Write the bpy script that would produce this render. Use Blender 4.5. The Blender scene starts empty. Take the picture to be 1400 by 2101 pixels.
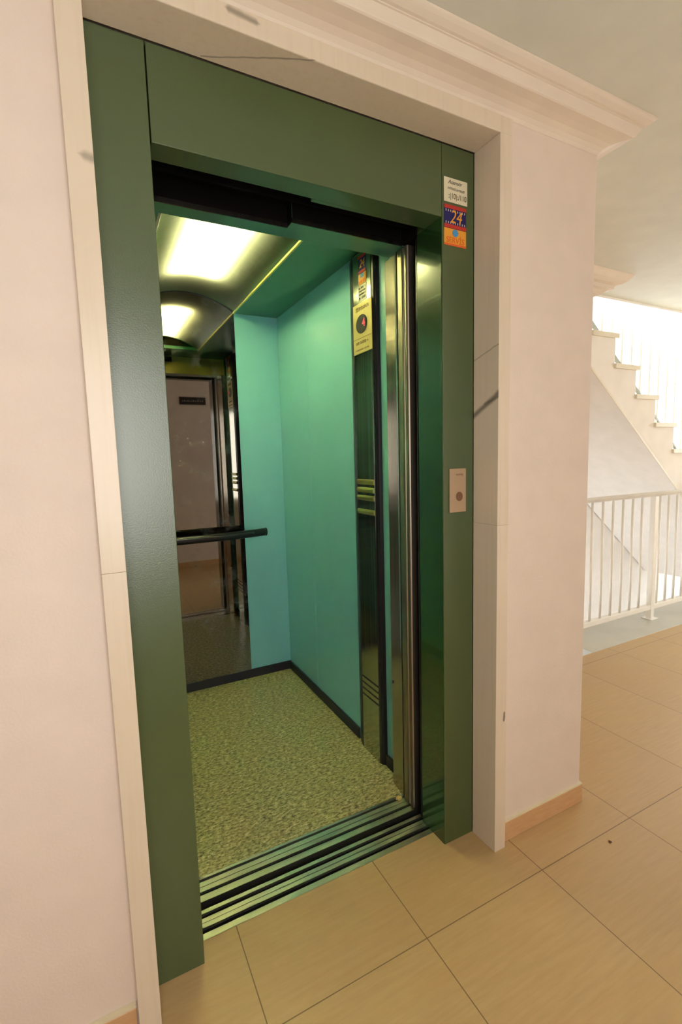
import bpy, bmesh, math, random
from mathutils import Vector, Matrix
random.seed(4)
S = bpy.context.scene
C = S.collection

# ------------------------------------------------------------------ camera
yaw, pitch, roll = 0.4755, 0.1111, -0.0281
fwd = Vector((math.sin(yaw)*math.cos(pitch), math.cos(yaw)*math.cos(pitch), -math.sin(pitch)))
rt = Vector((math.cos(yaw), -math.sin(yaw), 0)); up = rt.cross(fwd)
R_ = math.cos(roll)*rt + math.sin(roll)*up
U_ = -math.sin(roll)*rt + math.cos(roll)*up
cam = bpy.data.objects.new('camera', bpy.data.cameras.new('camera')); C.objects.link(cam)
M = Matrix((R_, U_, -fwd)).transposed().to_4x4(); M.translation = Vector((-0.1682, -1.1002, 1.3078))
cam.matrix_world = M
cam.data.sensor_fit = 'HORIZONTAL'; cam.data.sensor_width = 36
cam.data.lens = 988.02/1400*36; cam.data.clip_start = 0.02
S.camera = cam

# ------------------------------------------------------------------ world, light, exposure
S.view_settings.view_transform = 'Standard'; S.view_settings.look = 'None'
S.view_settings.gamma = 1; S.view_settings.exposure = 0.0
S.view_settings.use_curve_mapping = False
S.cycles.use_denoising = True
S.cycles.max_bounces = 14; S.cycles.diffuse_bounces = 7; S.cycles.glossy_bounces = 6
S.cycles.sample_clamp_indirect = 80
W = bpy.data.worlds.new('sky'); S.world = W; W.use_nodes = True
bg = W.node_tree.nodes['Background']; bg.inputs[0].default_value = (0.86, 0.93, 1, 1); bg.inputs[1].default_value = 1.6
def area(name, loc, direction, sx, sy, power, col=(1, 1, 1), spread=180):
    l = bpy.data.lights.new(name, 'AREA'); l.shape = 'RECTANGLE'; l.size = sx; l.size_y = sy
    l.energy = power; l.color = col; l.spread = math.radians(spread)
    o = bpy.data.objects.new(name, l); C.objects.link(o); o.location = loc
    o.rotation_euler = Vector(direction).to_track_quat('-Z', 'Z').to_euler()
    return o
# daylight just outside the windows; the side and end ones are added fill
area('daylight_stair_window', (6.1, 3.75, 2.6), (0, -1, 0), 2.6, 3.2, 560, (0.80, 0.94, 1.08))
area('daylight_landing_window', (8.7, 3.75, 1.9), (0, -1, 0), 2.2, 2.0, 300, (0.80, 0.94, 1.08))
area('daylight_hall_window', (-0.13, -1.95, 1.38), (0, 1, 0), 0.95, 1.15, 24, (1, 0.96, 0.91))
area('side_fill_light', (2.40, 1.68, -1.05), (1, 0, 0), 0.8, 1.6, 50, (0.86, 0.95, 1.05))  # added fill, unseen, to brighten the stair soffit from below left
area('end_fill_light', (10.1, -0.35, 1.35), (-1, 0, 0), 1.9, 1.5, 125, (0.80, 0.94, 1.08))  # added fill, unseen, to brighten the far ceiling, floor and railing
# the lamp above the translucent vault of the car ceiling
area('car_ceiling_lamp', (0.345, 1.02, 2.242), (0, 0, -1), 0.19, 0.70, 320, (1, 0.90, 0.66))

# ------------------------------------------------------------------ materials
def lin(r, g, b):
    f = lambda c: c/12.92 if c <= 0.04045 else ((c+0.055)/1.055)**2.4
    return (f(r/255), f(g/255), f(b/255), 1)
class NT:
    def __init__(s, name):
        s.m = bpy.data.materials.new(name); s.m.use_nodes = True; s.t = s.m.node_tree
        s.b = s.t.nodes['Principled BSDF']; s.out = s.t.nodes['Material Output']
    def n(s, typ, **kw):
        x = s.t.nodes.new(typ)
        for k, v in kw.items():
            if k in x.inputs: x.inputs[k].default_value = v
            else: setattr(x, k, v)
        return x
    def l(s, a, b): s.t.links.new(a, b)
    def coord(s, scale=(1, 1, 1), rot=(0, 0, 0)):
        tc = s.n('ShaderNodeNewGeometry'); mp = s.n('ShaderNodeMapping')
        mp.inputs['Scale'].default_value = scale; mp.inputs['Rotation'].default_value = rot
        s.l(tc.outputs['Position'], mp.inputs['Vector']); return mp.outputs[0]
    def noise(s, vec, scale, detail=3, rough=0.5):
        x = s.n('ShaderNodeTexNoise', Scale=scale, Detail=detail, Roughness=rough); s.l(vec, x.inputs['Vector']); return x.outputs['Fac']
    def ramp(s, fac, stops):
        r = s.n('ShaderNodeValToRGB'); e = r.color_ramp.elements
        while len(e) < len(stops): e.new(0.5)
        for i, (p, c) in enumerate(stops):
            e[i].position = p; e[i].color = c
        s.l(fac, r.inputs[0]); return r.outputs[0]
    def mix(s, fac, a, b, mode='MIX'):
        x = s.n('ShaderNodeMix', data_type='RGBA', blend_type=mode)
        for sock, v in ((x.inputs[0], fac), (x.inputs[6], a), (x.inputs[7], b)):
            if hasattr(v, 'is_output'): s.l(v, sock)
            else: sock.default_value = v
        return x.outputs[2]
    def math(s, op, a, b=0.0):
        x = s.n('ShaderNodeMath', operation=op)
        for sock, v in ((x.inputs[0], a), (x.inputs[1], b)):
            if hasattr(v, 'is_output'): s.l(v, sock)
            else: sock.default_value = v
        return x.outputs[0]
    def bump(s, h, strength, dist=0.01):
        x = s.n('ShaderNodeBump', Strength=strength, Distance=dist); s.l(h, x.inputs['Height']); s.l(x.outputs[0], s.b.inputs['Normal'])
    def maprange(s, v, a, b, c, d):
        x = s.n('ShaderNodeMapRange'); s.l(v, x.inputs[0])
        for i, q in enumerate((a, b, c, d)): x.inputs[i+1].default_value = q
        return x.outputs[0]

def plain(name, col, rough=0.5, metal=0.0, bumpk=0.0, bscale=200, spec=0.5, coat=0.0):
    t = NT(name); v = t.coord()
    n = t.noise(v, 9, 2)
    c2 = tuple(min(1, x*1.08) for x in col[:3])+(1,); c1 = tuple(x*0.94 for x in col[:3])+(1,)
    t.l(t.mix(n, c1, c2), t.b.inputs['Base Color'])
    t.b.inputs['Roughness'].default_value = rough; t.b.inputs['Metallic'].default_value = metal
    t.b.inputs['Specular IOR Level'].default_value = spec; t.b.inputs['Coat Weight'].default_value = coat
    if bumpk: t.bump(t.noise(v, bscale, 2), bumpk, 0.002)
    return t.m

m_wall = plain('painted_plaster', lin(228, 212, 198), 0.75, bumpk=0.25, bscale=160)
m_ceil = plain('ceiling_paint', lin(220, 220, 208), 0.8, bumpk=0.1, bscale=120)
m_cornice = plain('cornice_plaster', lin(228, 214, 196), 0.6)
m_stairwall = plain('stair_plaster', lin(238, 233, 226), 0.8)
m_white = plain('white_enamel', lin(248, 246, 240), 0.35)
m_treads = plain('pale_marble_tread', lin(226, 218, 196), 0.4)
m_green = plain('green_powder_coat', lin(68, 86, 45), 0.33, bumpk=0.13, bscale=300, spec=1.0)
m_greengloss = plain('green_enamel', lin(36, 62, 26), 0.2, bumpk=0.05, bscale=260, spec=1.0, coat=0.5)
m_carceil = plain('green_ceiling_panel', lin(70, 124, 96), 0.33)
m_black = plain('black_plastic', lin(22, 22, 24), 0.35)
m_pocket = plain('black_metal_and_shade', lin(10, 7, 6), 0.9, spec=0.15)  # near-black; also stands in for shade in gaps and sill grooves
m_skirt = plain('charcoal_rubber', lin(36, 36, 42), 0.5)
m_red = plain('red_ink', lin(190, 50, 40), 0.5)
m_navy = plain('navy_ink', lin(24, 20, 92), 0.5)
m_orange = plain('orange_ink', lin(236, 160, 50), 0.5)
m_deeporange = plain('deep_orange_ink', lin(226, 100, 40), 0.5)
m_blue = plain('sky_blue_ink', lin(80, 150, 200), 0.5)
m_paper = plain('label_paper', lin(226, 216, 184), 0.5)
m_ink = plain('dark_ink', lin(50, 42, 34), 0.6)
m_gold = plain('satin_gold_plate', lin(196, 178, 112), 0.4, metal=0.25)
m_brass = plain('worn_brass', lin(176, 168, 96), 0.4, metal=0.8)
m_plate = plain('pinkish_steel_plate', lin(196, 170, 140), 0.38, metal=0.55)
m_engrave = plain('engraved_ink', lin(120, 84, 56), 0.6)
m_gunmetal = plain('gunmetal', lin(70, 72, 70), 0.3, metal=0.7)
m_plaque = plain('dark_brown_plaque', lin(38, 20, 16), 0.4)
m_lamptint = plain('lamp_tinted_steel', lin(214, 196, 104), 0.35, metal=0.3)  # steel with the car lamp's yellow light put into its colour
m_debris = plain('crumpled_wrapper', lin(220, 190, 110), 0.6)
m_leaf = plain('dark_speck', lin(90, 60, 30), 0.7)
m_beam = plain('mid_grey_bar', lin(150, 150, 140), 0.4, metal=0.3)

def teal():
    t = NT('turquoise_laminate'); v = t.coord()
    n = t.noise(v, 5, 2)
    t.l(t.mix(n, lin(122, 186, 190), lin(130, 194, 198)), t.b.inputs['Base Color'])
    t.b.inputs['Roughness'].default_value = 0.3
    t.bump(t.noise(v, 300, 2), 0.08, 0.001); return t.m
m_teal = teal()

def steel(name, col, stretch, rough=0.28, lo=0.75):
    t = NT(name); v = t.coord(stretch)
    n = t.noise(v, 60, 3, 0.6)
    dark = tuple(x*lo for x in col[:3])+(1,)
    t.l(t.mix(n, dark, col), t.b.inputs['Base Color'])
    t.b.inputs['Metallic'].default_value = 1
    t.l(t.maprange(n, 0, 1, rough-0.08, rough+0.1), t.b.inputs['Roughness'])
    t.bump(n, 0.08, 0.001); return t.m
m_steel = steel('brushed_steel_vertical', lin(182, 172, 156), (6, 6, 0.03), 0.22)
m_copsteel = steel('polished_steel_panel', lin(196, 198, 186), (2, 2, 0.02), 0.13)
m_satin = steel('satin_steel_edge', lin(178, 164, 146), (8, 8, 0.03), 0.42)
m_alu = steel('ribbed_aluminium', lin(214, 212, 196), (0.05, 6, 6), 0.34)

def mirror():
    t = NT('tinted_mirror'); v = t.coord()
    n = t.noise(v, 9, 6, 0.7)
    t.b.inputs['Base Color'].default_value = (0.235, 0.22, 0.195, 1); t.b.inputs['Metallic'].default_value = 1
    t.b.inputs['Roughness'].default_value = 0.015
    # greasy smudges left by fingers
    sm = t.maprange(n, 0.54, 0.72, 0.0, 0.2)
    d = t.n('ShaderNodeBsdfDiffuse'); d.inputs[0].default_value = lin(190, 190, 180)
    mx = t.n('ShaderNodeMixShader'); t.l(sm, mx.inputs[0]); t.l(t.b.outputs[0], mx.inputs[1]); t.l(d.outputs[0], mx.inputs[2])
    t.l(mx.outputs[0], t.out.inputs[0]); return t.m
m_mirror = mirror()

def vault():
    t = NT('translucent_vault_sheet'); v = t.coord((0.15, 4, 1))
    n = t.noise(v, 30, 3)
    tr = t.n('ShaderNodeBsdfTranslucent'); t.l(t.mix(n, (0.30, 0.32, 0.23, 1), (0.44, 0.455, 0.34, 1)), tr.inputs[0])
    t.b.inputs['Base Color'].default_value = lin(120, 135, 100); t.b.inputs['Metallic'].default_value = 0.6
    t.b.inputs['Roughness'].default_value = 0.3
    mx = t.n('ShaderNodeMixShader'); mx.inputs[0].default_value = 0.5
    t.l(tr.outputs[0], mx.inputs[1]); t.l(t.b.outputs[0], mx.inputs[2]); t.l(mx.outputs[0], t.out.inputs[0]); return t.m
m_vault = vault()

def granite():
    t = NT('speckled_olive_vinyl'); v = t.coord((1, 2.1, 1), (0, 0, 0.1))
    n1 = t.noise(v, 58, 4, 0.8); n2 = t.noise(v, 22, 3, 0.7); n3 = t.noise(v, 6, 2)
    c = t.ramp(n1, [(0.38, lin(52, 48, 30)), (0.47, lin(160, 150, 98)), (0.56, lin(216, 204, 146)), (0.68, lin(244, 236, 196))])
    c = t.mix(t.maprange(n2, 0.35, 0.65, 0.0, 0.45), c, lin(96, 98, 52))
    c = t.mix(t.maprange(n3, 0.3, 0.7, 0.0, 0.25), c, lin(170, 150, 88))
    t.l(c, t.b.inputs['Base Color']); t.b.inputs['Roughness'].default_value = 0.33
    t.bump(n1, 0.15, 0.001); return t.m
m_granite = granite()

def tiles():
    t = NT('beige_floor_tiles'); g = t.n('ShaderNodeNewGeometry'); sp = t.n('ShaderNodeSeparateXYZ'); t.l(g.outputs['Position'], sp.inputs[0])
    def line(s, off, size, w):
        a = t.math('ADD', s, -off + 100*size); a = t.math('DIVIDE', a, size); a = t.math('FRACT', a)
        a = t.math('SUBTRACT', a, 0.5); a = t.math('ABSOLUTE', a); a = t.math('SUBTRACT', 0.5, a)
        return t.math('LESS_THAN', a, w/size)
    gx = line(sp.outputs[0], 0.10, 0.45, 0.0014); gy = line(sp.outputs[1], -0.147, 0.9, 0.0014)
    gr = t.math('MAXIMUM', gx, gy)
    v = t.coord((2.2, 26, 1), (0, 0, 0.12)); v2 = t.coord((1, 5, 1))
    n = t.noise(v, 3.2, 5, 0.6); n2 = t.noise(v2, 2.2, 3)
    c = t.mix(n, lin(176, 146, 98), lin(206, 176, 128))
    c = t.mix(t.maprange(n2, 0.3, 0.7, 0, 0.5), c, lin(196, 162, 108))
    # small tonal difference from tile to tile
    fx = t.math('FLOOR', t.math('DIVIDE', t.math('ADD', sp.outputs[0], -0.10), 0.45)); fy = t.math('FLOOR', t.math('DIVIDE', t.math('ADD', sp.outputs[1], 0.147), 0.9))
    cb = t.n('ShaderNodeCombineXYZ'); t.l(fx, cb.inputs[0]); t.l(fy, cb.inputs[1])
    wn = t.n('ShaderNodeTexWhiteNoise'); t.l(cb.outputs[0], wn.inputs['Vector'])
    c = t.mix(t.maprange(wn.outputs['Value'], 0, 1, 0, 0.18), c, lin(168, 132, 88))
    c = t.mix(gr, c, lin(122, 98, 64))
    t.l(c, t.b.inputs['Base Color']); t.l(t.maprange(n, 0, 1, 0.30, 0.42), t.b.inputs['Roughness'])
    t.bump(t.math('SUBTRACT', 1.0, gr), 0.25, 0.001); return t.m
m_tiles = tiles()

def skirt_tile():
    t = NT('tan_skirting_tile'); n = t.noise(t.coord((3, 3, 14)), 6, 4)
    t.l(t.mix(n, lin(196, 150, 104), lin(220, 180, 134)), t.b.inputs['Base Color']); t.b.inputs['Roughness'].default_value = 0.35; return t.m
m_skirt_tile = skirt_tile()

# veins: (axis pair, p, q, half width, strength) segments on marble, warped by noise
VE = [('yz', (0.095, 1.418), (-0.06, 1.505), 0.0085, 0.75), ('yz', (0.03, 1.462), (-0.06, 1.485), 0.004, 0.5), ('yz', (0.10, 1.592), (-0.05, 1.636), 0.0022, 0.45),
      ('xz', (0.155, 2.236), (0.215, 2.232), 0.007, 0.6), ('xz', (-0.134, 1.884), (-0.119, 1.883), 0.009, 0.5), ('xz', (0.955, 0.452), (0.958, 0.478), 0.004, 0.85),
      ('xy', (0.12, 0.07), (0.36, -0.03), 0.0022, 0.55)]
def marble(name, c0, c1, veins=VE, joint=True):
    t = NT(name); g = t.n('ShaderNodeNewGeometry'); v = t.coord((1, 1, 1), (0.4, 0.2, 0.3))
    n = t.noise(v, 3.5, 5, 0.6); col = t.mix(n, c0, c1)
    nz = t.noise(t.coord((30, 30, 1.2)), 2.5, 4); col = t.mix(t.maprange(nz, 0.5, 0.8, 0, 0.25), col, lin(196, 176, 146))
    wn = t.n('ShaderNodeTexNoise', Scale=14.0, Detail=3.0); t.l(g.outputs['Position'], wn.inputs['Vector'])
    sub = t.n('ShaderNodeVectorMath', operation='SUBTRACT'); t.l(wn.outputs['Color'], sub.inputs[0]); sub.inputs[1].default_value = (.5, .5, .5)
    sc = t.n('ShaderNodeVectorMath', operation='SCALE'); t.l(sub.outputs[0], sc.inputs[0]); sc.inputs['Scale'].default_value = 0.014
    ad = t.n('ShaderNodeVectorMath', operation='ADD'); t.l(g.outputs['Position'], ad.inputs[0]); t.l(sc.outputs[0], ad.inputs[1])
    sp = t.n('ShaderNodeSeparateXYZ'); t.l(ad.outputs[0], sp.inputs[0])
    ns = t.n('ShaderNodeSeparateXYZ'); t.l(g.outputs['True Normal'], ns.inputs[0])
    for ax, p, q, w, k in veins:
        i, j = 'xyz'.index(ax[0]), 'xyz'.index(ax[1]); third = 3-i-j
        dx, dy = q[0]-p[0], q[1]-p[1]; L = math.hypot(dx, dy); dx /= L; dy /= L
        a = t.math('SUBTRACT', sp.outputs[i], p[0]); b = t.math('SUBTRACT', sp.outputs[j], p[1])
        along = t.math('ADD', t.math('MULTIPLY', a, dx), t.math('MULTIPLY', b, dy))
        perp = t.math('ABSOLUTE', t.math('ADD', t.math('MULTIPLY', a, -dy), t.math('MULTIPLY', b, dx)))
        over = t.math('ABSOLUTE', t.math('SUBTRACT', along, L/2)); over = t.math('MAXIMUM', t.math('SUBTRACT', over, L/2), 0.0)
        dist = t.math('ADD', perp, over)
        f = t.maprange(dist, w*1.5, w*0.35, 0, k)
        f = t.math('MULTIPLY', f, t.math('GREATER_THAN', t.math('ABSOLUTE', ns.outputs[third]), 0.7))
        if ax == 'yz': f = t.math('MULTIPLY', f, t.math('GREATER_THAN', sp.outputs[0], 0.5))
        col = t.mix(f, col, lin(92, 80, 68))
    t.l(col, t.b.inputs['Base Color']); t.b.inputs['Roughness'].default_value = 0.3; return t.m
m_marble = marble('cream_marble', lin(214, 198, 172), lin(230, 214, 194))
m_greymarble = marble('grey_veined_marble', lin(176, 180, 172), lin(214, 212, 200), [])

def emis(name, col, k):
    t = NT(name); t.b.inputs['Base Color'].default_value = col; t.b.inputs['Emission Color'].default_value = col
    t.b.inputs['Emission Strength'].default_value = k; return t.m
m_led = emis('red_led', (1, 0.03, 0.06, 1), 1.6)
def glass():
    t = NT('window_glass'); tr = t.n('ShaderNodeBsdfTransparent'); gl = t.n('ShaderNodeBsdfGlossy'); gl.inputs['Roughness'].default_value = 0.02
    mx = t.n('ShaderNodeMixShader'); mx.inputs[0].default_value = 0.05
    t.l(tr.outputs[0], mx.inputs[1]); t.l(gl.outputs[0], mx.inputs[2]); t.l(mx.outputs[0], t.out.inputs[0]); return t.m
m_glass = glass()

# ------------------------------------------------------------------ helpers
def obj(name, bm, mat, parent=None, smooth=False, bevel=0.0):
    bmesh.ops.recalc_face_normals(bm, faces=bm.faces)
    me = bpy.data.meshes.new(name); bm.to_mesh(me); bm.free(); me.materials.append(mat)
    if smooth:
        for p in me.polygons: p.use_smooth = True
    o = bpy.data.objects.new(name, me); C.objects.link(o)
    if parent: o.parent = parent; o.matrix_parent_inverse = Matrix.Translation(-parent.location)
    if bevel:
        b = o.modifiers.new('bevel', 'BEVEL'); b.width = bevel; b.segments = 3; b.limit_method = 'ANGLE'
    return o
def box(bm, x0, x1, y0, y1, z0, z1):
    v = [bm.verts.new(p) for p in ((x0,y0,z0),(x1,y0,z0),(x1,y1,z0),(x0,y1,z0),(x0,y0,z1),(x1,y0,z1),(x1,y1,z1),(x0,y1,z1))]
    for f in ((0,3,2,1),(4,5,6,7),(0,1,5,4),(1,2,6,5),(2,3,7,6),(3,0,4,7)): bm.faces.new([v[i] for i in f])
    return bm
def boxes(*bs):
    bm = bmesh.new()
    for b in bs: box(bm, *b)
    return bm
def prism(pts, axis, a, b, bm=None):
    """extrude closed 2D polygon pts along axis from a to b"""
    bm = bm or bmesh.new()
    def P(p, t):
        return {'x': (t, p[0], p[1]), 'y': (p[0], t, p[1]), 'z': (p[0], p[1], t)}[axis]
    A = [bm.verts.new(P(p, a)) for p in pts]; B = [bm.verts.new(P(p, b)) for p in pts]
    n = len(pts)
    for i in range(n): bm.faces.new((A[i], A[(i+1) % n], B[(i+1) % n], B[i]))
    bm.faces.new(A[::-1]); bm.faces.new(B); return bm
def tube(bm, pts, r, seg=12, ry=None):
    """sweep an ellipse (r horizontal, ry vertical) along pts"""
    ry = ry or r; rings = []
    for i, p in enumerate(pts):
        p = Vector(p); d = (Vector(pts[min(i+1, len(pts)-1)])-Vector(pts[max(i-1, 0)])).normalized()
        a = Vector((0, 0, 1)) if abs(d.z) < 0.9 else Vector((0, 1, 0))
        s = d.cross(a).normalized(); u = s.cross(d).normalized()
        rings.append([bm.verts.new(p+s*r*math.cos(2*math.pi*k/seg)+u*ry*math.sin(2*math.pi*k/seg)) for k in range(seg)])
    for a, b in zip(rings, rings[1:]):
        for k in range(seg): bm.faces.new((a[k], a[(k+1) % seg], b[(k+1) % seg], b[k]))
    bm.faces.new(rings[0][::-1]); bm.faces.new(rings[-1]); return bm
def thing(name, label, cat, loc=(0, 0, 0), group=None):
    o = bpy.data.objects.new(name, None); C.objects.link(o); o.location = loc; o.empty_display_size = 0.1
    o['label'] = label; o['category'] = cat
    if group: o['group'] = group
    return o
def tag(o, label, cat, group=None):
    o['label'] = label; o['category'] = cat
    if group: o['group'] = group
    return o
def struct(name, bm, m, parent=None, **k):
    o = obj(name, bm, m, parent, **k)
    if not parent: o['kind'] = 'structure'
    return o
def part(o, label): o['label'] = label; return o
def text(name, s, size, mat, parent, origin, xdir, ydir, depth=0.0006, sx=1.0, shear=0.0):
    cu = bpy.data.curves.new('tmp', 'FONT'); cu.body = s; cu.size = size; cu.extrude = depth/2; cu.align_x = 'CENTER'; cu.align_y = 'CENTER'; cu.shear = shear
    to = bpy.data.objects.new('tmp', cu); C.objects.link(to); bpy.context.view_layer.update()
    me = bpy.data.meshes.new_from_object(to.evaluated_get(bpy.context.evaluated_depsgraph_get()))
    bpy.data.objects.remove(to); bpy.data.curves.remove(cu)
    X = Vector(xdir); Y = Vector(ydir); Z = X.cross(Y); T = Matrix((X*sx, Y, Z)).transposed().to_4x4(); T.translation = Vector(origin)
    me.transform(T); me.materials.clear(); me.materials.append(mat); me.name = name
    o = bpy.data.objects.new(name, me); C.objects.link(o)
    if parent: o.parent = parent; o.matrix_parent_inverse = Matrix.Translation(-parent.location)
    return o
def squiggle(bm, plane, y, x0, x1, z, h, n, seed, t=0.0008, slope=0.0):
    """tiny upright strokes that read as a line of small print; plane 'y' faces -y, 'x' faces -x"""
    r = random.Random(seed); w = (x1-x0)/n
    for i in range(n):
        if r.random() < 0.12: continue
        a = x0+w*i+w*0.12; b = a+w*r.uniform(0.35, 0.7); hh = h*r.uniform(0.55, 1); zz = z+slope*(i/n)
        for (p, q, lo, hi) in ((a, a+w*0.26, -hh/2, hh/2), (a, b, (hh/2-h*0.2), hh/2) if r.random() < 0.6 else (a, b, -hh/2, -hh/2+h*0.2)):
            if plane == 'y': box(bm, p, q, y-t, y, zz+lo, zz+hi)
            else: box(bm, y-t, y, -q, -p, zz+lo, zz+hi)
    return bm

# ------------------------------------------------------------------ the setting
CZ = 2.34; YO = -1.75; XL_, XR_ = -3.0, 9.9
XI, XJ = -0.1185, 0.9204          # inside faces of the marble surround
TH = 2.2008
fl = boxes((XL_, XR_, YO, 0.142, -0.12, 0))
box(fl, 1.30, XR_, 0.142, 0.843, -0.12, 0)
struct('floor', fl, m_tiles)
struct('trim_1', boxes((2.66, XR_, 0.843, 1.185, -0.12, 0.001)), m_greymarble, bevel=0.003)
struct('wall_front_left', boxes((XL_, XI-0.02, 0, 0.12, 0, CZ)), m_wall)
struct('wall_front_right', boxes((XJ+0.02, 1.3724, 0, 0.12, 0, CZ), (1.28, 1.3724, 0.12, 1.95, 0, CZ), (1.3724, 2.60, 0.93, 1.1, 0, CZ), (2.50, 2.60, 1.1, 1.25, -3, 5), (2.50, 2.60, 2.1, 3.6, -3, 5), (2.50, 2.60, 1.25, 2.1, -3, -2), (2.50, 2.60, 1.25, 2.1, -0.2, 5)), m_wall)
struct('window_added_side', boxes((2.52, 2.58, 1.25, 1.30, -2, -0.2), (2.52, 2.58, 2.05, 2.1, -2, -0.2), (2.52, 2.58, 1.3, 2.05, -2, -1.95), (2.52, 2.58, 1.3, 2.05, -0.25, -0.2)), m_white)  # frame of an unseen opening, added for the soffit fill light
struct('wall_front_top', boxes((XI-0.02, XJ+0.02, 0, 0.12, TH+0.02, CZ)), m_wall)
struct('wall_opposite', boxes((XL_, -0.62, YO-0.15, YO, 0, CZ), (0.37, XR_, YO-0.15, YO, 0, CZ), (-0.62, 0.37, YO-0.15, YO, 0, 0.78), (-0.62, 0.37, YO-0.15, YO, 1.98, CZ)), m_wall)
struct('wall_left', boxes((XL_-0.15, XL_, YO-0.15, 0.12, 0, CZ)), m_wall)
struct('wall_right', boxes((XR_, XR_+0.15, YO-0.15, -1.3, -3, 5), (XR_, XR_+0.15, 0.6, 3.6, -3, 5), (XR_, XR_+0.15, -1.3, 0.6, -3, 0.6), (XR_, XR_+0.15, -1.3, 0.6, 2.1, 5)), m_wall)
struct('window_added_end', boxes((XR_+0.04, XR_+0.1, -1.3, 0.6, 0.6, 0.65), (XR_+0.04, XR_+0.1, -1.3, 0.6, 2.05, 2.1), (XR_+0.04, XR_+0.1, -1.3, -1.25, 0.65, 2.05), (XR_+0.04, XR_+0.1, 0.55, 0.6, 0.65, 2.05), (XR_+0.04, XR_+0.1, -0.375, -0.325, 0.65, 2.05)), m_white)  # frame of an unseen opening, added for the fill at the hall's end
struct('ceiling', boxes((XL_, XR_, YO, 1.12, CZ, CZ+0.26)), m_ceil)
struct('ceiling_stairwell', boxes((2.5, XR_+0.15, 1.0, 3.7, 5.0, 5.1)), m_stairwall)
struct('wall_stairwell_upper', boxes((2.5, XR_+0.15, 1.02, 1.12, CZ+0.26, 5.0)), m_stairwall)
# shaft around the lift car
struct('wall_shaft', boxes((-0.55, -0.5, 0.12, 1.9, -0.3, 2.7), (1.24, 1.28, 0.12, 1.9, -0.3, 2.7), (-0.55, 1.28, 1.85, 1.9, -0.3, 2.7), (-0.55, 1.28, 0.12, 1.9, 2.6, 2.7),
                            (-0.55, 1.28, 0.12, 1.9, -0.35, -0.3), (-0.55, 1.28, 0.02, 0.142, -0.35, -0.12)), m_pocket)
# stairwell back wall with two window openings, and its lower part
w1, w2 = (4.9, 7.35, 1.0, 4.2), (7.65, 9.8, 0.9, 2.84)
struct('wall_stairwell_back', boxes((2.5, w1[0], 3.4, 3.55, -3, 5), (w1[0], w1[1], 3.4, 3.55, -3, w1[2]), (w1[0], w1[1], 3.4, 3.55, w1[3], 5), (w1[1], w2[0], 3.4, 3.55, -3, 5),
      (w2[0], w2[1], 3.4, 3.55, -3, w2[2]), (w2[0], w2[1], 3.4, 3.55, w2[3], 5), (w2[1], XR_, 3.4, 3.55, -3, 5)), m_stairwall)
def window(name, x0, x1, y0, z0, z1, nx, nz):
    fr = boxes((x0, x1, y0, y0+0.06, z0, z0+0.05), (x0, x1, y0, y0+0.06, z1-0.05, z1), (x0, x0+0.05, y0, y0+0.06, z0+0.05, z1-0.05), (x1-0.05, x1, y0, y0+0.06, z0+0.05, z1-0.05))
    for i in range(1, nx): xx = x0+(x1-x0)*i/nx; box(fr, xx-0.02, xx+0.02, y0+0.005, y0+0.055, z0+0.05, z1-0.05)
    o = struct(name, fr, m_white)
    p = obj('window_pane', boxes((x0+0.05, x1-0.05, y0+0.026, y0+0.032, z0+0.05, z1-0.05)), m_glass, o)
    return o
window('window_1', w1[0], w1[1], 3.45, w1[2], w1[3], 3, 1)
window('window_2', w2[0], w2[1], 3.45, w2[2], w2[3], 3, 1)
window('window_3', -0.62, 0.37, YO-0.1, 0.78, 1.98, 1, 1)

# baseboards with a pale grout bead on top
def base(name, bs, bead):
    o = struct(name, boxes(*bs), m_skirt_tile, bevel=0.0015); obj('grout_bead', boxes(*bead), m_paper, o); return o
base('baseboard_front_right', [(0.972, 1.380, -0.010, -0.0005, 0, 0.069), (1.3729, 1.3824, -0.0005, 0.9295, 0, 0.069)], [(0.972, 1.379, -0.0085, -0.0004, 0.069, 0.074), (1.3729, 1.381, 0, 0.929, 0.069, 0.074)])
base('baseboard_front_left', [(XL_, XI-0.05, -0.010, -0.0005, 0, 0.073)], [(XL_, XI-0.05, -0.0085, -0.0004, 0.073, 0.082)])
base('baseboard_opposite', [(XL_, XR_, YO+0.0005, YO+0.01, 0, 0.072)], [(XL_, XR_, YO+0.0004, YO+0.0085, 0.072, 0.077)])

# marble surround: two side slabs each cut by a joint at 1.09 m, and the lintel slab
T0 = -0.0257; WF = 0.0462
def mslab(name, pts, z0, z1, bev=0.003): return struct(name, prism(pts, 'z', z0, z1), m_marble, bevel=bev)
Lp = [(XI-WF, T0), (XI, T0), (XI, 0.079), (XI-0.019, 0.079), (XI-0.019, -0.0005), (XI-WF, -0.0005)]
Rp = [(XJ+WF, T0), (XJ, T0), (XJ, 0.079), (XJ+0.019, 0.079), (XJ+0.019, -0.0005), (XJ+WF, -0.0005)]
mslab('trim_2', Lp, 0, 1.0868, 0.0009); mslab('trim_3', Lp, 1.0872, TH, 0.0009)
mslab('trim_4', Rp, 0, 1.0898, 0.0009); mslab('trim_5', Rp, 1.0902, TH, 0.0009)
struct('trim_6', prism([(T0, TH+0.0005), (0.079, TH+0.0005), (0.079, TH+0.0195), (-0.0005, TH+0.0195), (-0.0005, TH+WF), (T0, TH+WF)], 'x', XI-WF, XJ+WF), m_marble, bevel=0.003)

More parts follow.
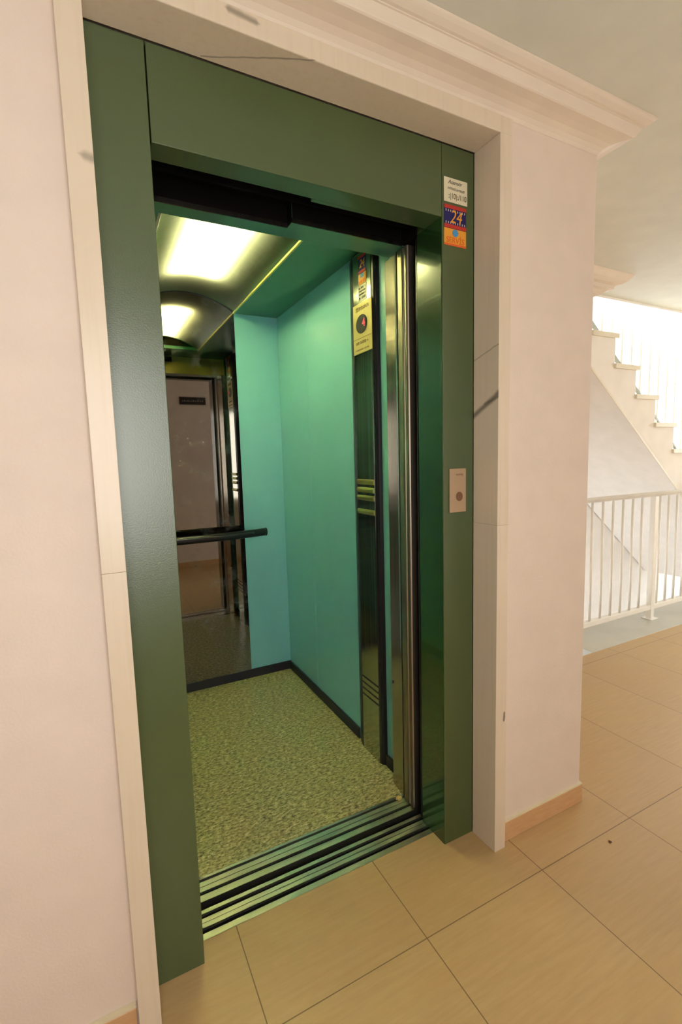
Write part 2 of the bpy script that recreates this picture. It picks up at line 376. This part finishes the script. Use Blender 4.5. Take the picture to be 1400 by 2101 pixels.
# cornice: profile swept along a path with a mitred outer corner
def cornice(name, prof, path):
    bm = bmesh.new(); rings = []
    for i, p in enumerate(path):
        p = Vector(p)
        d0 = (p-Vector(path[i-1])).normalized() if i else None
        d1 = (Vector(path[i+1])-p).normalized() if i < len(path)-1 else None
        n0 = Vector((d0.y, -d0.x)) if d0 else None; n1 = Vector((d1.y, -d1.x)) if d1 else None
        if n0 and n1: nn = n0+n1; nn = nn/(1+n0.dot(n1))
        else: nn = n0 or n1
        rings.append([bm.verts.new((p.x+nn.x*o, p.y+nn.y*o, z)) for o, z in prof])
    k = len(prof)
    for a, b in zip(rings, rings[1:]):
        for j in range(k): bm.faces.new((a[j], a[(j+1) % k], b[(j+1) % k], b[j]))
    bm.faces.new(rings[0]); bm.faces.new(rings[-1][::-1])
    return struct(name, bm, m_cornice)
prof = [(0.0005, 2.262), (0.006, 2.271), (0.015, 2.279), (0.03, 2.2865), (0.05, 2.291), (0.074, 2.294), (0.0775, 2.2965), (0.079, 2.300), (0.090, 2.3165), (0.0935, 2.3175), (0.0935, 2.3200), (0.100, 2.3215), (0.112, 2.3290), (0.1185, 2.335), (0.12, 2.3395), (0.0005, 2.3395)]
cornice('trim_7', prof, [(XL_+0.001, 0), (1.3724, 0), (1.3724, 0.93)])
prof2 = [(0.0005, 2.235), (0.03, 2.24), (0.06, 2.252), (0.085, 2.268), (0.11, 2.272), (0.115, 2.29), (0.14, 2.295), (0.165, 2.31), (0.18, 2.33), (0.19, 2.3395), (0.0005, 2.3395)]
cornice('trim_8', prof2, [(1.6, 0.93), (2.60, 0.93), (2.60, 1.12)])
# white fascia along the edge of the ceiling at the stair opening
struct('trim_9', boxes((2.62, XR_, 1.06, 1.15, 2.325, 2.60)), m_white)

# ------------------------------------------------------------------ landing door frame
G = 0.0799
f = thing('landing_door_frame', 'green powder-coated steel door frame set inside the marble surround', 'door frame', (0.4, G, 0))
obj('left_jamb', boxes((XI+0.001, 0, G, 0.162, 0, TH-0.001)), m_green, f, bevel=0.0015)
obj('right_jamb', boxes((0.7988, XJ-0.001, G, 0.2015, 0, TH-0.001)), m_green, f, bevel=0.0015)
obj('header', boxes((0.0028, 0.7975, G, 0.146, 2.0, TH-0.001)), m_green, f, bevel=0.0015)
obj('header_return', boxes((0.416, 0.7975, 0.1462, 0.161, 2.0, 2.03)), m_green, f)
obj('jamb_lining', boxes((0.7978, 0.7987, G+0.0035, 0.2010, 0.001, 1.998)), m_greengloss, f)

# landing sill (grooved aluminium)
def sill(profile_grooves, y0, y1, x0, x1, depth=0.012, thick=0.03):
    top = [(y0, -thick), (y0, 0)]
    for a, b in profile_grooves: top += [(a, 0), (a+0.0006, -depth), (b-0.0006, -depth), (b, 0)]
    top += [(y1, 0), (y1, -thick)]
    return prism(top, 'x', x0, x1)
s = thing('landing_sill', 'grooved aluminium sill between the floor tiles and the black gap', 'door sill', (0.4, 0.19, 0))
obj('sill_profile', sill([(0.162, 0.179), (0.1935, 0.1955), (0.209, 0.224)], 0.1425, 0.2365, -0.10, 1.23), m_alu, s)

obj('groove_shade_strip', boxes((-0.10, 1.23, 0.1622, 0.1788, -0.0119, -0.008)), m_pocket, s)  # black strips paint the shade inside the sill grooves
obj('groove_shade_strip', boxes((-0.10, 1.23, 0.2092, 0.2238, -0.0119, -0.008)), m_pocket, s)
# landing door panels, slid open into the pocket on the right
def door_panel(x0, x1, y0, y1, z0, z1):
    r = 0.006
    pts = [(x1, y0), (x1, y1), (x0+r, y1), (x0+0.002, y1-0.003), (x0, y1-0.008), (x0, y0+0.008), (x0+0.002, y0+0.003), (x0+r, y0)]
    return prism(pts, 'z', z0, z1)
for nm, ya, yb, xa, lb in (('landing_door', 0.2065, 0.2300, 0.807, 'brushed steel landing door panel slid open into the right pocket, dark front one'),):
    tag(obj(nm, door_panel(xa, 1.23, ya, yb, 0.004, 1.998), m_gunmetal, bevel=0.001), lb, 'door')
CXa = -0.1
# black mechanism above the opening
t = thing('door_operator', 'black door mechanism in the dark gap above the opening', 'door mechanism', (0.4, 0.24, 2.06))
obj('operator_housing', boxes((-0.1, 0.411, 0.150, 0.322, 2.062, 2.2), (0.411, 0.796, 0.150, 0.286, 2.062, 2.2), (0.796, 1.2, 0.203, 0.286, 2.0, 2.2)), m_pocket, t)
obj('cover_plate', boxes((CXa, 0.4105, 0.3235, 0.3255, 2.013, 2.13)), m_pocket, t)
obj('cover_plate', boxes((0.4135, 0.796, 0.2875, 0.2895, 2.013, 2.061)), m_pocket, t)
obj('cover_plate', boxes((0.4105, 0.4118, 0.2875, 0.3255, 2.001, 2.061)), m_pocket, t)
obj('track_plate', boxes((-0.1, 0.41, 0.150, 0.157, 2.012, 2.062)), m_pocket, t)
obj('roller_bracket', boxes((0.372, 0.405, 0.163, 0.182, 2.02, 2.06)), m_gunmetal, t, bevel=0.002)
obj('guide_rail', boxes((0.0, 0.796, 0.232, 0.240, 2.03, 2.062)), m_pocket, t)

# ------------------------------------------------------------------ lift car
CX0, CX1, CY1, HC = -0.163, 0.8635, 1.6546, 2.13
car = thing('elevator_car', 'turquoise lift car with speckled olive floor and lit vaulted ceiling', 'elevator', (0.35, 1.0, 0))
obj('floor_panel', boxes((CX0, CX1, 0.3555, CY1, -0.04, 0)), m_granite, car)
obj('back_wall', boxes((CX0, CX1, CY1, CY1+0.03, -0.04, 2.3)), m_teal, car)
SE = 1.238
rw = obj('side_wall', boxes((CX1, CX1+0.03, 0.43, SE-0.0075, -0.04, HC), (CX1, CX1+0.03, SE-0.0055, SE+0.0055, -0.04, HC), (CX1, CX1+0.03, SE+0.0075, CY1, -0.04, HC)), m_teal, car, bevel=0.0006)
obj('side_wall', boxes((CX0-0.03, CX0, 0.3, CY1, -0.04, HC)), m_teal, car)
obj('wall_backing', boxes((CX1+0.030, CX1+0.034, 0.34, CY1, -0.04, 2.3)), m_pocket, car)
# skirting
sk = boxes((CX0, CX1, CY1-0.010, CY1-0.0005, 0.0005, 0.0517), (CX1-0.010, CX1-0.0005, 0.765, CY1-0.010, 0.0005, 0.0517), (CX1-0.010, CX1-0.0005, 0.43, 0.53, 0.0005, 0.0517), (CX0+0.0005, CX0+0.01, 0.44, CY1-0.010, 0.0005, 0.0517))
obj('skirting', sk, m_skirt, car, bevel=0.002)
# ceiling: flat margin around the vault
VX0, VX1, VY0 = 0.098, 0.607, 0.66; VH = 0.082
obj('ceiling_margin', boxes((CX0, VX0, 0.39, CY1, HC, HC+0.02), (VX1, CX1+0.03, 0.39, CY1, HC, HC+0.02), (VX0, VX1, 0.39, VY0, HC, HC+0.02)), m_carceil, car)
cxm = (VX0+VX1)/2; hw = (VX1-VX0)/2; RR = (hw*hw+VH*VH)/(2*VH); cz0 = HC+VH-RR
def arc(x): return cz0+math.sqrt(RR*RR-(x-cxm)**2)
N = 40; vb = bmesh.new(); rows = []
for i in range(N+1):
    x = VX0+(VX1-VX0)*i/N
    rows.append((vb.verts.new((x, VY0, arc(x)+0.003)), vb.verts.new((x, CY1, arc(x)+0.003)), vb.verts.new((x, CY1, arc(x)+0.006)), vb.verts.new((x, VY0, arc(x)+0.006))))
for a, b in zip(rows, rows[1:]):
    for k in range(4): vb.faces.new((a[k], b[k], b[(k+1) % 4], a[(k+1) % 4]))
vb.faces.new(rows[0]); vb.faces.new(rows[-1][::-1])
part(obj('lamp_diffuser', vb, m_vault, car, smooth=False), 'glowing vaulted lamp sheet')
# front gable of the vault, side beads, lamp housing above
gb = [(VX0+(VX1-VX0)*i/N, arc(VX0+(VX1-VX0)*i/N)) for i in range(N+1)]
obj('vault_gable', prism([(x, z) for x, z in gb]+[(VX1, HC+0.1), (VX0, HC+0.1)], 'y', VY0-0.012, VY0-0.0005), m_carceil, car)
obj('vault_bead', boxes((VX1-0.006, VX1+0.004, VY0-0.004, CY1-0.001, HC-0.004, HC+0.006)), m_lamptint, car, bevel=0.002)  # yellow highlight put into the bead's colour
obj('vault_bead', boxes((VX0-0.004, VX0+0.006, VY0-0.004, CY1-0.001, HC-0.004, HC+0.006)), m_alu, car, bevel=0.002)
obj('vault_bead', boxes((VX0-0.03, VX0-0.024, VY0-0.1, CY1-0.001, HC-0.004, HC-0.0005), (VX0-0.045, VX0-0.039, VY0-0.1, CY1-0.001, HC-0.004, HC-0.0005)), m_black, car)
obj('lamp_housing', boxes((VX0-0.03, VX1+0.03, VY0-0.03, CY1, 2.30, 2.31), (VX0-0.03, VX0-0.02, VY0-0.03, CY1, HC+0.02, 2.30), (VX1+0.02, VX1+0.03, VY0-0.03, CY1, HC+0.02, 2.30), (VX0-0.02, VX1+0.02, VY0-0.03, VY0-0.02, HC+0.02, 2.30)), m_pocket, car)
# dark arched edge where vault meets the back wall
ae = bmesh.new(); tube(ae, [(VX0+(VX1-VX0)*i/30, CY1-0.003, arc(VX0+(VX1-VX0)*i/30)-0.001) for i in range(31)], 0.0045, 8)
obj('arch_edge', ae, m_black, car)
# car front: lintel, corner posts, sill
obj('lintel', boxes((CX0, 0.412, 0.326, 0.388, 2.0, HC+0.02), (0.412, CX1, 0.290, 0.388, 2.0, HC+0.02)), m_carceil, car, bevel=0.001)
obj('lintel_face', boxes((CX0+0.002, CX1-0.002, 0.3882, 0.3895, 2.001, HC-0.001)), m_lamptint, car)  # plate coloured yellow for the lamp light on it
obj('notice_plate', boxes((0.37, 0.455, 0.3896, 0.3915, 2.088, 2.125)), m_gunmetal, car)
obj('lintel_lip', boxes((CX0, 0.411, 0.3225, 0.3258, 1.998, 2.012), (0.4125, 0.80, 0.2865, 0.2898, 1.998, 2.012)), m_steel, car)
obj('front_post', prism([(CX1+0.03, 0.335), (0.808, 0.335), (0.812, 0.35), (0.824, 0.429), (0.83, 0.435), (CX1+0.03, 0.435)], 'z', 0.0005, 2.0), m_steel, car)
obj('front_post', prism([(CX0-0.03, 0.3), (-0.02, 0.3), (-0.02, 0.435), (CX0-0.03, 0.435)], 'z', 0.0005, 2.0), m_steel, car)
obj('car_sill', sill([(0.287, 0.299), (0.3155, 0.3175), (0.335, 0.345)], 0.2640, 0.3550, -0.13, 1.2), m_alu, car)
obj('groove_shade_strip', boxes((-0.13, 1.2, 0.2872, 0.2988, -0.0119, -0.008)), m_pocket, car)  # groove shade painted as black strips here too
obj('groove_shade_strip', boxes((-0.13, 1.2, 0.3352, 0.3448, -0.0119, -0.008)), m_pocket, car)
obj('switch_hole', tube(bmesh.new(), [(0.8235, 0.42, 0.43), (0.8205, 0.421, 0.43)], 0.006, 12), m_black, car)
# car door panels stacked open
d1 = obj('car_door', door_panel(0.8035, 1.22, 0.2655, 0.288, 0.003, 1.996), m_satin, bevel=0.001); tag(d1, 'narrow steel edge of the slid-open car door beside the black gap', 'door')
d2 = obj('car_door', door_panel(0.8045, 1.22, 0.2905, 0.330, 0.003, 1.996), m_satin, bevel=0.001); tag(d2, 'bright steel edge of the slid-open car door nearest the front post', 'door')

# ------------------------------------------------------------------ mirror
mp = [(VX0+(VX1-VX0)*i/N, arc(VX0+(VX1-VX0)*i/N)-0.002) for i in range(N+1)]
tag(obj('wall_mirror', prism(mp+[(VX1, 0.0525), (VX0, 0.0525)], 'y', CY1-0.006, CY1-0.0006), m_mirror), 'tall smoked mirror with arched top on the back wall of the lift', 'mirror')

# ------------------------------------------------------------------ handrail
h = thing('handrail', 'black curved handrail across the mirror', 'handrail', (0.35, 1.56, 0.9))
def hp(x): return 1.555-0.042*(1-((x-0.35)/0.355)**2)
path = [(0.35-0.355+0.71*i/36, hp(0.35-0.355+0.71*i/36), 0.898) for i in range(37)]
obj('rail', tube(bmesh.new(), path, 0.017, 16, 0.022), m_black, h, smooth=True)
obj('rail_strip', tube(bmesh.new(), [(x, y-0.0152, z+0.006) for x, y, z in path[1:-4]], 0.003, 8, 0.006), m_gunmetal, h, smooth=True)
for k, x in ((0, 0.705), (1, -0.005)):
    obj('end_cap', tube(bmesh.new(), [(x-0.003 if k == 0 else x+0.003, hp(x), 0.898), (x+(0.004 if k == 0 else -0.004), hp(x)+0.001, 0.898)], 0.0185, 20, 0.0235), m_black, h, smooth=False, bevel=0.001)
    bx = 0.62 if k == 0 else 0.08
    obj('bracket', tube(bmesh.new(), [(bx, hp(bx)+0.008, 0.892), (bx, 1.60, 0.888), (bx, CY1-0.0062, 0.888)], 0.008, 12), m_black, h, smooth=True)

# ------------------------------------------------------------------ control panel on the right wall
PX = 0.840
cp = thing('control_panel', 'tall narrow steel control panel with black edges on the turquoise wall', 'control panel', (CX1, 0.64, 0.0))
obj('panel_body', prism([(CX1-0.0005, 0.531), (0.850, 0.535), (0.843, 0.543), (PX+0.0012, 0.553), (PX+0.0012, 0.695), (0.843, 0.712), (0.852, 0.738), (CX1-0.0005, 0.762)], 'z', 0.003, 2.115), m_black, cp)
obj('face_plate', boxes((PX-0.001, PX+0.001, 0.556, 0.692, 0.003, 2.112)), m_copsteel, cp)
gp = obj('indicator_plate', boxes((PX-0.0032, PX-0.0012, 0.548, 0.694, 1.727, 1.921)), m_gold, cp, bevel=0.0006); part(gp, 'gold indicator plate with round display')
X_, Y_ = (0, -1, 0), (0, 0, 1); px = PX-0.0034
rd = bmesh.new(); cy, czz = 0.624, 1.838
pr = [(cy+0.042*math.cos(a*math.pi/20), czz+0.036*math.sin(a*math.pi/20)) for a in range(40)]
dsp = obj('round_display', prism(pr, 'x', px-0.003, px), m_black, cp, bevel=0.0006)
text('display_digit', '4', 0.044, m_led, dsp, (px-0.0034, 0.605, czz), X_, Y_)
obj('lettering', squiggle(bmesh.new(), 'x', px, -0.678, -0.566, 1.899, 0.018, 13, 14), m_engrave, gp)
obj('groove_line', boxes((px-0.0006, px, 0.553, 0.690, 1.7845, 1.7860)), m_engrave, gp)
obj('lettering', squiggle(bmesh.new(), 'x', px, -0.672, -0.575, 1.768, 0.012, 14, 5), m_engrave, gp)
obj('lettering', squiggle(bmesh.new(), 'x', px, -0.678, -0.570, 1.741, 0.007, 22, 6), m_engrave, gp)
for i, z in enumerate((1.207, 1.174, 1.141, 1.083)):
    obj('button_bar', prism([(PX-0.0011, z-0.011), (PX-0.006, z-0.007), (PX-0.008, z+0.003), (PX-0.006, z+0.009), (PX-0.0011, z+0.011)], 'y', 0.5575, 0.690), m_brass, cp)
for i, z in enumerate((0.345, 0.318, 0.291, 0.264)):
    obj('speaker_slot', boxes((PX-0.0016, PX-0.0009, 0.5575, 0.690, z-0.004, z+0.004)), m_black, cp)
# stickers on the control panel's top
st = thing('sticker', 'dark sticker with 24 and a yellow strip on top of the control panel', 'sticker', (PX, 0.62, 2.03))
a = obj('sticker_sheet', boxes((PX-0.0022, PX-0.0012, 0.588, 0.645, 2.032, 2.098)), m_navy, st)
for za in (2.032, 2.088): obj('red_band', boxes((PX-0.0026, PX-0.0022, 0.588, 0.645, za, za+0.010)), m_red, a)
text('number', '24', 0.042, m_orange, a, (PX-0.0026, 0.617, 2.065), X_, Y_, sx=0.9, shear=0.3)
b = obj('yellow_sheet', boxes((PX-0.0022, PX-0.0012, 0.588, 0.645, 1.990, 2.030)), m_orange, st)
obj('lettering', squiggle(bmesh.new(), 'x', PX-0.0022, -0.64, -0.593, 2.0, 0.013, 9, 9), m_deeporange, b)
obj('blue_spot', boxes((PX-0.0024, PX-0.0022, 0.605, 0.628, 2.014, 2.030)), m_blue, b)
lb = thing('sticker', 'small white label with lines of print on the control panel', 'sticker', (PX, 0.615, 1.95))
a = obj('label_sheet', boxes((PX-0.0022, PX-0.0012, 0.586, 0.648, 1.926, 1.986)), m_paper, lb)
for i, (z, hh) in enumerate(((1.976, 0.008), (1.964, 0.006), (1.952, 0.006), (1.938, 0.010))):
    obj('lettering', squiggle(bmesh.new(), 'x', PX-0.0022, -0.643, -0.591, z, hh, 12, 20+i), m_ink, a)

# ------------------------------------------------------------------ stickers and call button on the green frame
X_, Y_ = (1, 0, 0), (0, 0, 1)
w = thing('sticker', 'white label with dark print, topmost sticker on the green right jamb', 'sticker', (0.85, G, 2.08), )
a = obj('label_sheet', boxes((0.8045, 0.8925, G-0.0022, G-0.0003, 2.045, 2.112)), m_paper, w, bevel=0.0004)
yy = G-0.0024
text('lettering', 'Asans\u00f6r', 0.0155, m_ink, a, (0.845, yy, 2.1005), X_, Y_, shear=0.3)
obj('lettering', squiggle(bmesh.new(), 'y', yy+0.0002, 0.818, 0.882, 2.0835, 0.007, 15, 3, slope=-0.002), m_ink, a)
text('lettering', ':(10):/110', 0.0215, m_ink, a, (0.855, yy, 2.0625), X_, Y_, sx=0.82)
n = thing('sticker', 'navy and red sticker with orange 24 on the green right jamb', 'sticker', (0.85, G, 2.0))
a = obj('sticker_sheet', boxes((0.8055, 0.8885, G-0.0012, G-0.0003, 1.974, 2.038)), m_navy, n)
for za in (2.0275, 1.974): obj('red_band', boxes((0.8055, 0.8885, G-0.0018, G-0.0012, za, za+0.0105)), m_red, a)
for za in (2.019, 1.986):
    db = bmesh.new()
    for i in range(9): x = 0.811+i*0.0088; box(db, x, x+0.002, G-0.0018, G-0.0012, za, za+0.006)
    obj('fringe', db, m_paper, a)
text('number', '24', 0.052, m_orange, a, (0.848, G-0.0018, 2.005), X_, Y_, sx=0.85, shear=0.25)
y_ = thing('sticker', 'yellow sticker with blue blob and red lettering, lowest on the right jamb', 'sticker', (0.85, G, 1.95))
a = obj('sticker_sheet', boxes((0.8055, 0.8885, G-0.0012, G-0.0003, 1.925, 1.973)), m_orange, y_)
obj('red_band', boxes((0.8055, 0.8885, G-0.0016, G-0.0012, 1.925, 1.931)), m_deeporange, a)
text('lettering', 'SERV\u0130S', 0.0235, m_deeporange, a, (0.847, G-0.0018, 1.9405), X_, Y_, sx=0.95)
bp = [(0.847+0.0115*math.cos(k*math.pi/12), 1.962+0.0105*math.sin(k*math.pi/12)) for k in range(24)]
obj('blue_spot', prism(bp, 'y', G-0.0017, G-0.0012), m_blue, a)

cb = thing('call_button', 'slim steel call button plate on the green right jamb', 'call button', (0.852, G, 1.2))
a = obj('button_plate', boxes((0.820, 0.885, G-0.0065, G-0.0003, 1.128, 1.266)), m_plate, cb, bevel=0.0015)
obj('lettering', squiggle(bmesh.new(), 'y', G-0.0065, 0.836, 0.874, 1.2465, 0.007, 10, 31, t=0.0004), m_engrave, a)
bpts = [(0.857+0.0125*math.cos(k*math.pi/16), 1.178+0.0145*math.sin(k*math.pi/16)) for k in range(32)]
obj('push_button', prism(bpts, 'y', G-0.0085, G-0.0066), m_engrave, cb, bevel=0.0006)

# wall plaque on the opposite wall (seen in the mirror)
pl = thing('wall_plaque', 'dark brown name plaque on the opposite wall, seen in the mirror', 'sign', (1.0, YO, 2.06))
a = obj('plaque_board', boxes((0.845, 1.155, YO+0.0005, YO+0.012, 2.008, 2.098)), m_plaque, pl, bevel=0.002)
ms = bmesh.new(); r = random.Random(8)
for i in range(12):
    x = 0.875+i*0.0215; box(ms, x, x+0.012, YO+0.012, YO+0.0126, 2.043, 2.043+r.uniform(0.010, 0.018))
obj('lettering', ms, m_beam, a)

# little things on the ground
def crumple(name, loc, r, mat, seed, flat=0.5):
    bm = bmesh.new(); bmesh.ops.create_icosphere(bm, subdivisions=2, radius=r); q = random.Random(seed)
    for v in bm.verts: v.co *= q.uniform(0.6, 1.15); v.co.z *= flat
    mz = min(v.co.z for v in bm.verts)
    for v in bm.verts: v.co.z -= mz; v.co += Vector(loc)
    return obj(name, bm, mat)
tag(crumple('litter', (0.787, 0.338, 0.0003), 0.013, m_debris, 5, 0.4), 'scrap of yellowish wrapper on the car sill beside the steel post', 'litter')
tag(crumple('litter', (1.287, -0.181, 0.0003), 0.006, m_leaf, 6, 0.3), 'tiny dark crumb on the floor tiles right of the lift', 'litter')

# ------------------------------------------------------------------ floor railing in front of the stairwell
RY = 1.04
ra = thing('railing', 'white metal balustrade standing level on the grey marble strip', 'railing', (4.5, RY, 0))
obj('top_rail', tube(bmesh.new(), [(2.62, RY, 0.972), (9.8, RY, 0.972)], 0.024, 16, 0.019), m_white, ra, smooth=True)
obj('bottom_rail', boxes((2.62, 9.8, RY-0.018, RY+0.018, 0.078, 0.112)), m_white, ra, bevel=0.002)
for x in (2.66, 3.615, 5.2, 6.8, 8.4):
    obj('post', boxes((x-0.02, x+0.02, RY-0.02, RY+0.02, 0.006, 0.955)), m_white, ra, bevel=0.002)
    obj('base_plate', boxes((x-0.045, x+0.045, RY-0.04, RY+0.04, 0.0012, 0.007)), m_white, ra, bevel=0.001)
x = 2.775
while x < 9.7:
    if all(abs(x-p) > 0.04 for p in (3.615, 5.2, 6.8, 8.4)):
        obj('baluster', tube(bmesh.new(), [(x, RY, 0.110), (x, RY, 0.956)], 0.009, 10), m_white, ra, smooth=True)
    x += 0.1145

# ------------------------------------------------------------------ staircase
SY0, SY1 = 1.2, 2.2
RUN, RISE = 0.2647, 0.213
nx = lambda i: 3.342+RUN*i
nz = lambda i: 2.158-RISE*i
stc = thing('staircase', 'white flight of stairs descending to the right behind the level railing', 'staircase', (4.5, SY0, 0))
i0, i1 = -1, 10
pts = []
for i in range(i0, i1+1):
    zt = nz(i)-0.035
    pts += [(nx(i-1)-0.022, zt), (nx(i)-0.022, zt)]
xe = nx(i1)-0.022
sof = lambda x: (2.158-(x-3.342)*RISE/RUN)-0.50
pts += [(xe, -0.1), ((3.342+(2.158-0.5+0.1)/(RISE/RUN)), -0.1), (nx(i0-1)-0.022, sof(nx(i0-1)-0.022))]

obj('stair_body', prism(pts, 'y', SY0, SY1), m_stairwall, stc)
for i in range(i0, i1+1):
    o = obj('tread', boxes((nx(i-1)-0.03, nx(i), SY0-0.018, SY1, nz(i)-0.0345, nz(i))), m_treads, stc, bevel=0.004)
obj('soffit_bead', prism([(nx(i0-1), sof(nx(i0-1))-0.002), (5.6, sof(5.6)-0.002), (5.6, sof(5.6)+0.016), (nx(i0-1), sof(nx(i0-1))+0.016)], 'y', SY0-0.006, SY0-0.0005), m_treads, stc)
struct('wall_under_stair', prism([(2.60, -3), (XR_, -3), (XR_, -0.12), (6.2, -0.12), (5.43, sof(5.43)+0.2), (2.60, sof(2.60)+0.2)], 'y', 2.21, 2.29), m_stairwall)
struct('floor_lower', boxes((2.5, XR_, 1.0, 3.6, -3.1, -3.0)), m_tiles)
struct('wall_slab_edge', boxes((2.60, XR_, 1.10, 1.184, -3, -0.121)), m_stairwall)
# the stair railing
SR = 1.30
sr = thing('railing', 'sloping white stair balustrade with grey lower bar against the bright window', 'railing', (4.5, SR, 1.5))
line = lambda x: (2.158-(x-3.342)*RISE/RUN)
lb = bmesh.new()
for i in range(i0, i1):
    xa, xb = nx(i)+0.004, nx(i+1)-0.055
    prism([(xa, line(xa)-0.048), (xb, line(xb)-0.048), (xb, line(xb)-0.030), (xa, line(xa)-0.030)], 'y', SR-0.012, SR+0.012, lb)
obj('lower_bar', lb, m_beam, sr)
hx0, hx1 = nx(i0), nx(i1)
obj('top_rail', tube(bmesh.new(), [(hx0, SR, line(hx0)+1.06), (hx1, SR, line(hx1)+1.06)], 0.024, 12), m_white, sr, smooth=True)
x = 2.93
while x < 5.9:
    k = math.ceil((x-3.342)/RUN-1e-6); zt = nz(k)
    obj('baluster', tube(bmesh.new(), [(x, SR, zt+0.0005), (x, SR, line(x)+1.05)], 0.0095, 10), m_white, sr, smooth=True)
    x += 0.1235
